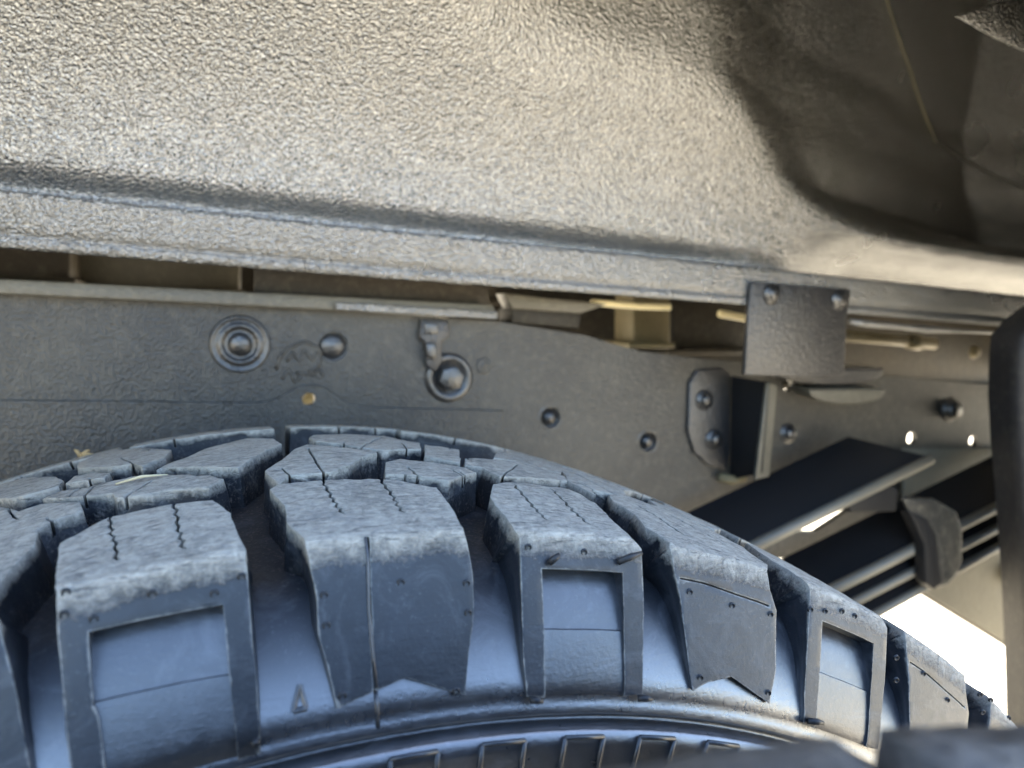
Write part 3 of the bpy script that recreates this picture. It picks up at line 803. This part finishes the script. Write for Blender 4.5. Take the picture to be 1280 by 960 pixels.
ablk('A1', ((20, 589), (112, 566)), .188, .19, 0, 21, (.55,))
for k, me in BL.items(): place(me.name.split('.')[0], me)
pro = ['C3', 'B3', 'C4', 'B4', 'C5', 'B6', 'A3', 'A4', 'A5']
nper = int(2*math.pi/PER)
for k in range(1, 10):
    for q in pro: place(BL[q].name.split('.')[0], BL[q], PER*k)
    for q in ('L3', 'L4'): place('shoulder_lug', LUG[q], PER*k)
for k in range(2, 10):
    for q in pro: place(BL[q].name.split('.')[0], BL[q], -PER*k-.02)
for k in range(1, 9):
    for q in ('L2', 'L3'): place('shoulder_lug', LUG[q], -PER*k-PER*.5-.012*0)
print('tri/lug', {k: len(m_.polygons) for k, m_ in LUG.items()}, {k: len(m_.polygons) for k, m_ in BL.items()})

# --- carcass: groove floor and both sidewalls
bm = bmesh.new(); cl_ = bm.loops.layers.float_color.new('wear')
ss = [-.05+.0025*i for i in range(21)]+[.005+.006*i for i in range(36)]
ss = sorted(set(round(s, 4) for s in ss if s < W))
ss += [W+.001, W+.01, W+.02, W+.03, W+.045]
prof = []
# lower sidewall: ring groove, rim band, then down to the bead
for a, r_ in [(.05, .225), (.0, .232), (-.008, .25), (-.017, .29), (-.0195, .33), (-.0198, .3525), (-.0192, .3562), (-.0180, .3568), (-.0138, .3574), (-.0130, .3586), (-.0140, .3600), (-.0166, .3606), (-.0170, .3612)]: prof.append((a, r_, .0, .05))
def base_pt(s):
    a, r_ = Pprof(s); da, dr = Dir(s); d = Dep(s)-.0006
    if s < -.030: d = d*(1-.75*sstep(-.030, -.052, s))
    return Vector((a-da*d, r_-dr*d))
def base_round(s):
    lo_, hi_ = -.030, .034
    if s <= lo_ or s >= hi_: return base_pt(s)
    p0, p1 = base_pt(lo_), base_pt(hi_); t = (s-lo_)/(hi_-lo_); e = .002; Ls = hi_-lo_
    m0 = (p0-base_pt(lo_-e))/e*Ls*.75; m1 = (base_pt(hi_+e)-p1)/e*Ls*.75
    return (2*t**3-3*t**2+1)*p0+(t**3-2*t**2+t)*m0+(-2*t**3+3*t**2)*p1+(t**3-t**2)*m1
for s in ss:
    if s < W/2:
        q = base_round(s); prof.append((q.x, q.y, .02 if s < -.01 else .18, sstep(-.02, .025, s)*.8)); continue
    a, r_ = Pp(s); da, dr = Dir(s); d = Dep(s)-.0006
    if s < -.030: d = d*(1-.75*sstep(-.030, -.052, s))
    prof.append((a-da*d, r_-dr*d, .12 if s < -.01 else .3, sstep(-.015, .01, s) if s < W/2 else .8))
a, r_ = prof[-1][0], prof[-1][1]
for a, r_ in [(W+.016, .33), (W+.012, .28), (W, .235), (W-.06, .225)]: prof.append((a, r_, .1, .3))
NS = 720; rows = []
for i in range(NS):
    th = 2*math.pi*i/NS; row = []
    for a, r_, sc, gr in prof:
        n1 = noise.noise(Vector((th*60, a*150, r_*150)))*.0004*(1 if gr > .3 else .25)
        row.append(bm.verts.new(((r_+n1)*math.sin(th), a, (r_+n1)*math.cos(th))))
    rows.append(row)
for i in range(NS):
    A_, B_ = rows[i], rows[(i+1) % NS]
    for k in range(len(prof)-1):
        f = bm.faces.new((A_[k], B_[k], B_[k+1], A_[k+1])); f.smooth = True
        for l, q in zip(f.loops, (k, k, k+1, k+1)): l[cl_] = (prof[q][2], .0, prof[q][3], .95*sstep(.395, .366, prof[q][1]) if prof[q][0] < .1 else .2)
bmesh.ops.recalc_face_normals(bm, faces=bm.faces)
carc = from_bm('carcass', bm, M['rubber'], TY, smooth=True)

def flat_part(name, polys, z0, z1, mt='rubber', parent=None, wear=(.25, .0, 0)):
    bm = bmesh.new()
    for p in polys: flat_prism(bm, clean(p), z0, z1)
    c_ = bm.loops.layers.float_color.new('wear')
    return bm, c_
def on_base(th, s, h):
    """point at height h above the sidewall base between lugs"""
    q = base_round(s); da, dr = Dir(s)
    return Vector(((q.y+dr*h)*math.sin(th), q.x+da*h, (q.y+dr*h)*math.cos(th)))
def wearify(bm, wv):
    c_ = bm.loops.layers.float_color.new('wear')
    for f in bm.faces:
        for l in f.loops: l[c_] = (*wv, .35)
# small raised triangle outline
bm = bmesh.new(); T3 = [side(376, 864), side(367, 894), side(384, 890)]
tp = [on_base(x/R0, s, .0006) for x, s in T3]
for a, b_ in zip(tp, tp[1:]+tp[:1]): tube(bm, [a, b_], .00075, 6)
wearify(bm, (.2, .3, 0)); from_bm('wear_triangle', bm, M['rubber'], TY)
# mould seam down the second lug and base
bm = bmesh.new(); pts = [(457, 668), (459, 700), (462, 760), (466, 820), (470, 860)]
tube(bm, [surf(x/R0+.0006*math.sin(i*2.1), s, .0001) for i, (x, s) in enumerate(SD(pts))], .00045, 6)
q = SD([(471, 866), (473, 890), (475, 916)])
tube(bm, [on_base(x/R0, s, .0002) for x, s in q], .0006, 6)
wearify(bm, (.0, .3, 0)); from_bm('mould_seam', bm, M['rubber'], TY, smooth=True)
# raised rectangles on the rim band
def band_pt(th, r_, h): 
    a = -.0200+(.3535-r_)*.02
    return Vector((r_*math.sin(th), a-h, r_*math.cos(th)))
def band_hit(px, py):
    v = ray(px, py); p = CAM+v*((-.0198-CAM.y)/v.y); return math.atan2(p.x, p.z), math.hypot(p.x, p.z)
th0, r1 = band_hit(602, 930); th1, _ = band_hit(655, 925); dth = (th1-th0)
for k in range(-9, 9):
    c0 = th0+k*dth*2.0
    for ri, ro in ((r1-.0125, r1),):
        bm = bmesh.new()
        co = [(c0, ri), (c0+dth, ri), (c0+dth, ro), (c0, ro)]
        for a, b_ in zip(co, co[1:]+co[:1]):
            tube(bm, [band_pt(a[0], a[1], .0003), band_pt((a[0]+b_[0])/2, (a[1]+b_[1])/2, .0003), band_pt(b_[0], b_[1], .0003)], .0007, 6)
        wearify(bm, (.1, .2, 0)); from_bm('band_frame', bm, M['rubber'], TY, smooth=True)
# vent pips and whiskers
def pip(px, py, r_=.0010, mt='pip'):
    x, s = side(px, py); c = surf(x/R0, s, .0); da, dr = Dir(-.03)
    th = x/R0; ax = Vector((dr*math.sin(th), da, dr*math.cos(th)))
    bm = bmesh.new(); lathe(bm, [(0, -.0002), (r_*.55, -.0001), (r_*.75, .0004), (r_, .0005), (r_*1.15, -.0003)], c, ax, 12)
    wearify(bm, (.2, .4, 0)); from_bm('vent_pip', bm, M['pip'], TY, smooth=True)
for p in [(190, 742), (268, 742), (117, 774), (80, 768), (82, 740), (302, 721), (405, 744), (408, 782), (501, 728), (583, 729), (585, 766), (428, 870), (570, 864), (660, 684), (730, 690), (862, 740), (915, 757), (875, 847), (1013, 762), (1031, 764), (1052, 764), (1068, 770), (1120, 822), (1154, 842), (1120, 850), (960, 866), (1184, 875), (963, 768), (1225, 868), (1240, 870), (1228, 890), (1262, 893)]:
    pip(*p)
def whisk(p0, p1, r_=.0011):
    x, s = side(*p0); x2, s2 = side(*p1); a = surf(x/R0, s, .0008); b_ = surf(x2/R0, s2, .0022)
    bm = bmesh.new(); tube(bm, [a, a.lerp(b_, .5)+Vector((0, -.0006, .0004)), b_], [r_, r_, r_*.6], 8); from_bm('rubber_whisker', bm, M['pip'], TY, smooth=True)
for a, b_ in [((685, 704), (695, 695)), ((771, 703), (797, 694)), ((663, 873), (676, 871)), ((797, 871), (811, 868)), ((1008, 899), (1024, 898)), ((319, 926), (321, 922))]: whisk(a, b_)

# --- straw caught on the tread
x0 = TD([(145, 607)])[0]; x1 = TD([(210, 596)])[0]
st = bmesh.new(); tube(st, [surf(x0[0]/R0, x0[1], .0006), surf((x0[0]+x1[0])/2/R0, (x0[1]+x1[1])/2, .0016), surf(x1[0]/R0, x1[1], .0008)], [.0003, .0006, .0002], 6)
tag(from_bm('straw', st, M['straw'], smooth=True), 'pale dry straw lying across the tread blocks at left', 'straw')
x0 = TD([(112, 567)])[0]; p = surf(x0[0]/R0, x0[1], .001)
st = bmesh.new()
for d_ in ((.004, 0, .003), (.006, -.002, .001), (-.003, .001, .003), (.003, -.003, -.001)): tube(st, [p, p+Vector(d_)*.6+Vector((0, 0, .0006)), p+Vector(d_)], [.0011, .0009, .0004], 6)
tag(from_bm('seed_husk', st, mat('husk', (.32, .22, .1), .8), smooth=True), 'small brown seed husk on the far edge of the tread', 'seed husk')

# ------------------------------------------------------------------ second tyre, out of focus just below the lens
T2 = thing('second_tyre', (-.004, -.212, .0046), 'blurred dark tyre tread close to the lens in the bottom right corner', 'tyre')
R2 = .418
def sec_block(th0, th1, y0, y1, sk):
    bm = bmesh.new(); nx_, ny_ = 10, 8; G = []
    for zlev in (1, 0):
        g = []
        for j in range(ny_+1):
            r_ = []
            for i in range(nx_+1):
                u, v_ = i/nx_, j/ny_; th = th0+(th1-th0)*u+sk*(v_-.5); y = y0+(y1-y0)*v_
                rr = R2-.05*((y)/.12)**2*.25+(.0006*noise.noise(Vector((th*200, y*200, 1)))+.0012*noise.noise(Vector((th*40, y*60, 2)))) if zlev else R2-.014
                if zlev and (i in (0, nx_) or j in (0, ny_)): rr -= .0012
                r_.append(bm.verts.new((rr*math.sin(th), y, rr*math.cos(th))))
            g.append(r_)
        G.append(g)
    for z_ in (0, 1):
        if z_ == 0:
            for j in range(ny_):
                for i in range(nx_): bm.faces.new((G[0][j][i], G[0][j][i+1], G[0][j+1][i+1], G[0][j+1][i]))
    ring_t = [G[0][0][i] for i in range(nx_+1)]+[G[0][j][nx_] for j in range(1, ny_+1)]+[G[0][ny_][i] for i in range(nx_-1, -1, -1)]+[G[0][j][0] for j in range(ny_-1, 0, -1)]
    ring_b = [G[1][0][i] for i in range(nx_+1)]+[G[1][j][nx_] for j in range(1, ny_+1)]+[G[1][ny_][i] for i in range(nx_-1, -1, -1)]+[G[1][j][0] for j in range(ny_-1, 0, -1)]
    n = len(ring_t)
    for i in range(n): bm.faces.new((ring_t[i], ring_b[i], ring_b[(i+1) % n], ring_t[(i+1) % n]))
    for v in [v for v in bm.verts if not v.link_faces]: bm.verts.remove(v)
    bmesh.ops.recalc_face_normals(bm, faces=bm.faces)
    wearify(bm, (.40, .1, 0)); me = bpy.data.meshes.new('tread_block'); bm.to_mesh(me); bm.free(); me.materials.append(M['rubber'])
    me.polygons.foreach_set('use_smooth', [True]*len(me.polygons))
    return me
ms = [sec_block(0, .135, .008, .085, .06), sec_block(0, .12, -.085, -.008, .10)]
for k in range(-9, 10):
    for i, m_ in enumerate(ms):
        o = bpy.data.objects.new('tread_block', m_); COL.objects.link(o); o.parent = T2; o.rotation_euler = (0, k*.155+i*.05-.250, 0)
bm = bmesh.new(); rows = []
pr2 = [(-.07, .25), (-.11, .30), (-.112, .36), (-.10, .392), (-.085, .4035), (0, .405), (.085, .4035), (.10, .392), (.112, .36), (.11, .30), (.07, .25)]
for i in range(160):
    th = 2*math.pi*i/160; rows.append([bm.verts.new((r_*math.sin(th), y, r_*math.cos(th))) for y, r_ in pr2])
for i in range(160):
    A_, B_ = rows[i], rows[(i+1) % 160]
    for k in range(len(pr2)-1): bm.faces.new((A_[k], B_[k], B_[k+1], A_[k+1]))
bmesh.ops.recalc_face_normals(bm, faces=bm.faces)
wearify(bm, (.2, 0, .3)); me = bpy.data.meshes.new('carcass'); bm.to_mesh(me); bm.free(); me.materials.append(M['rubber'])
me.polygons.foreach_set('use_smooth', [True]*len(me.polygons))
o = bpy.data.objects.new('carcass', me); COL.objects.link(o); o.parent = T2
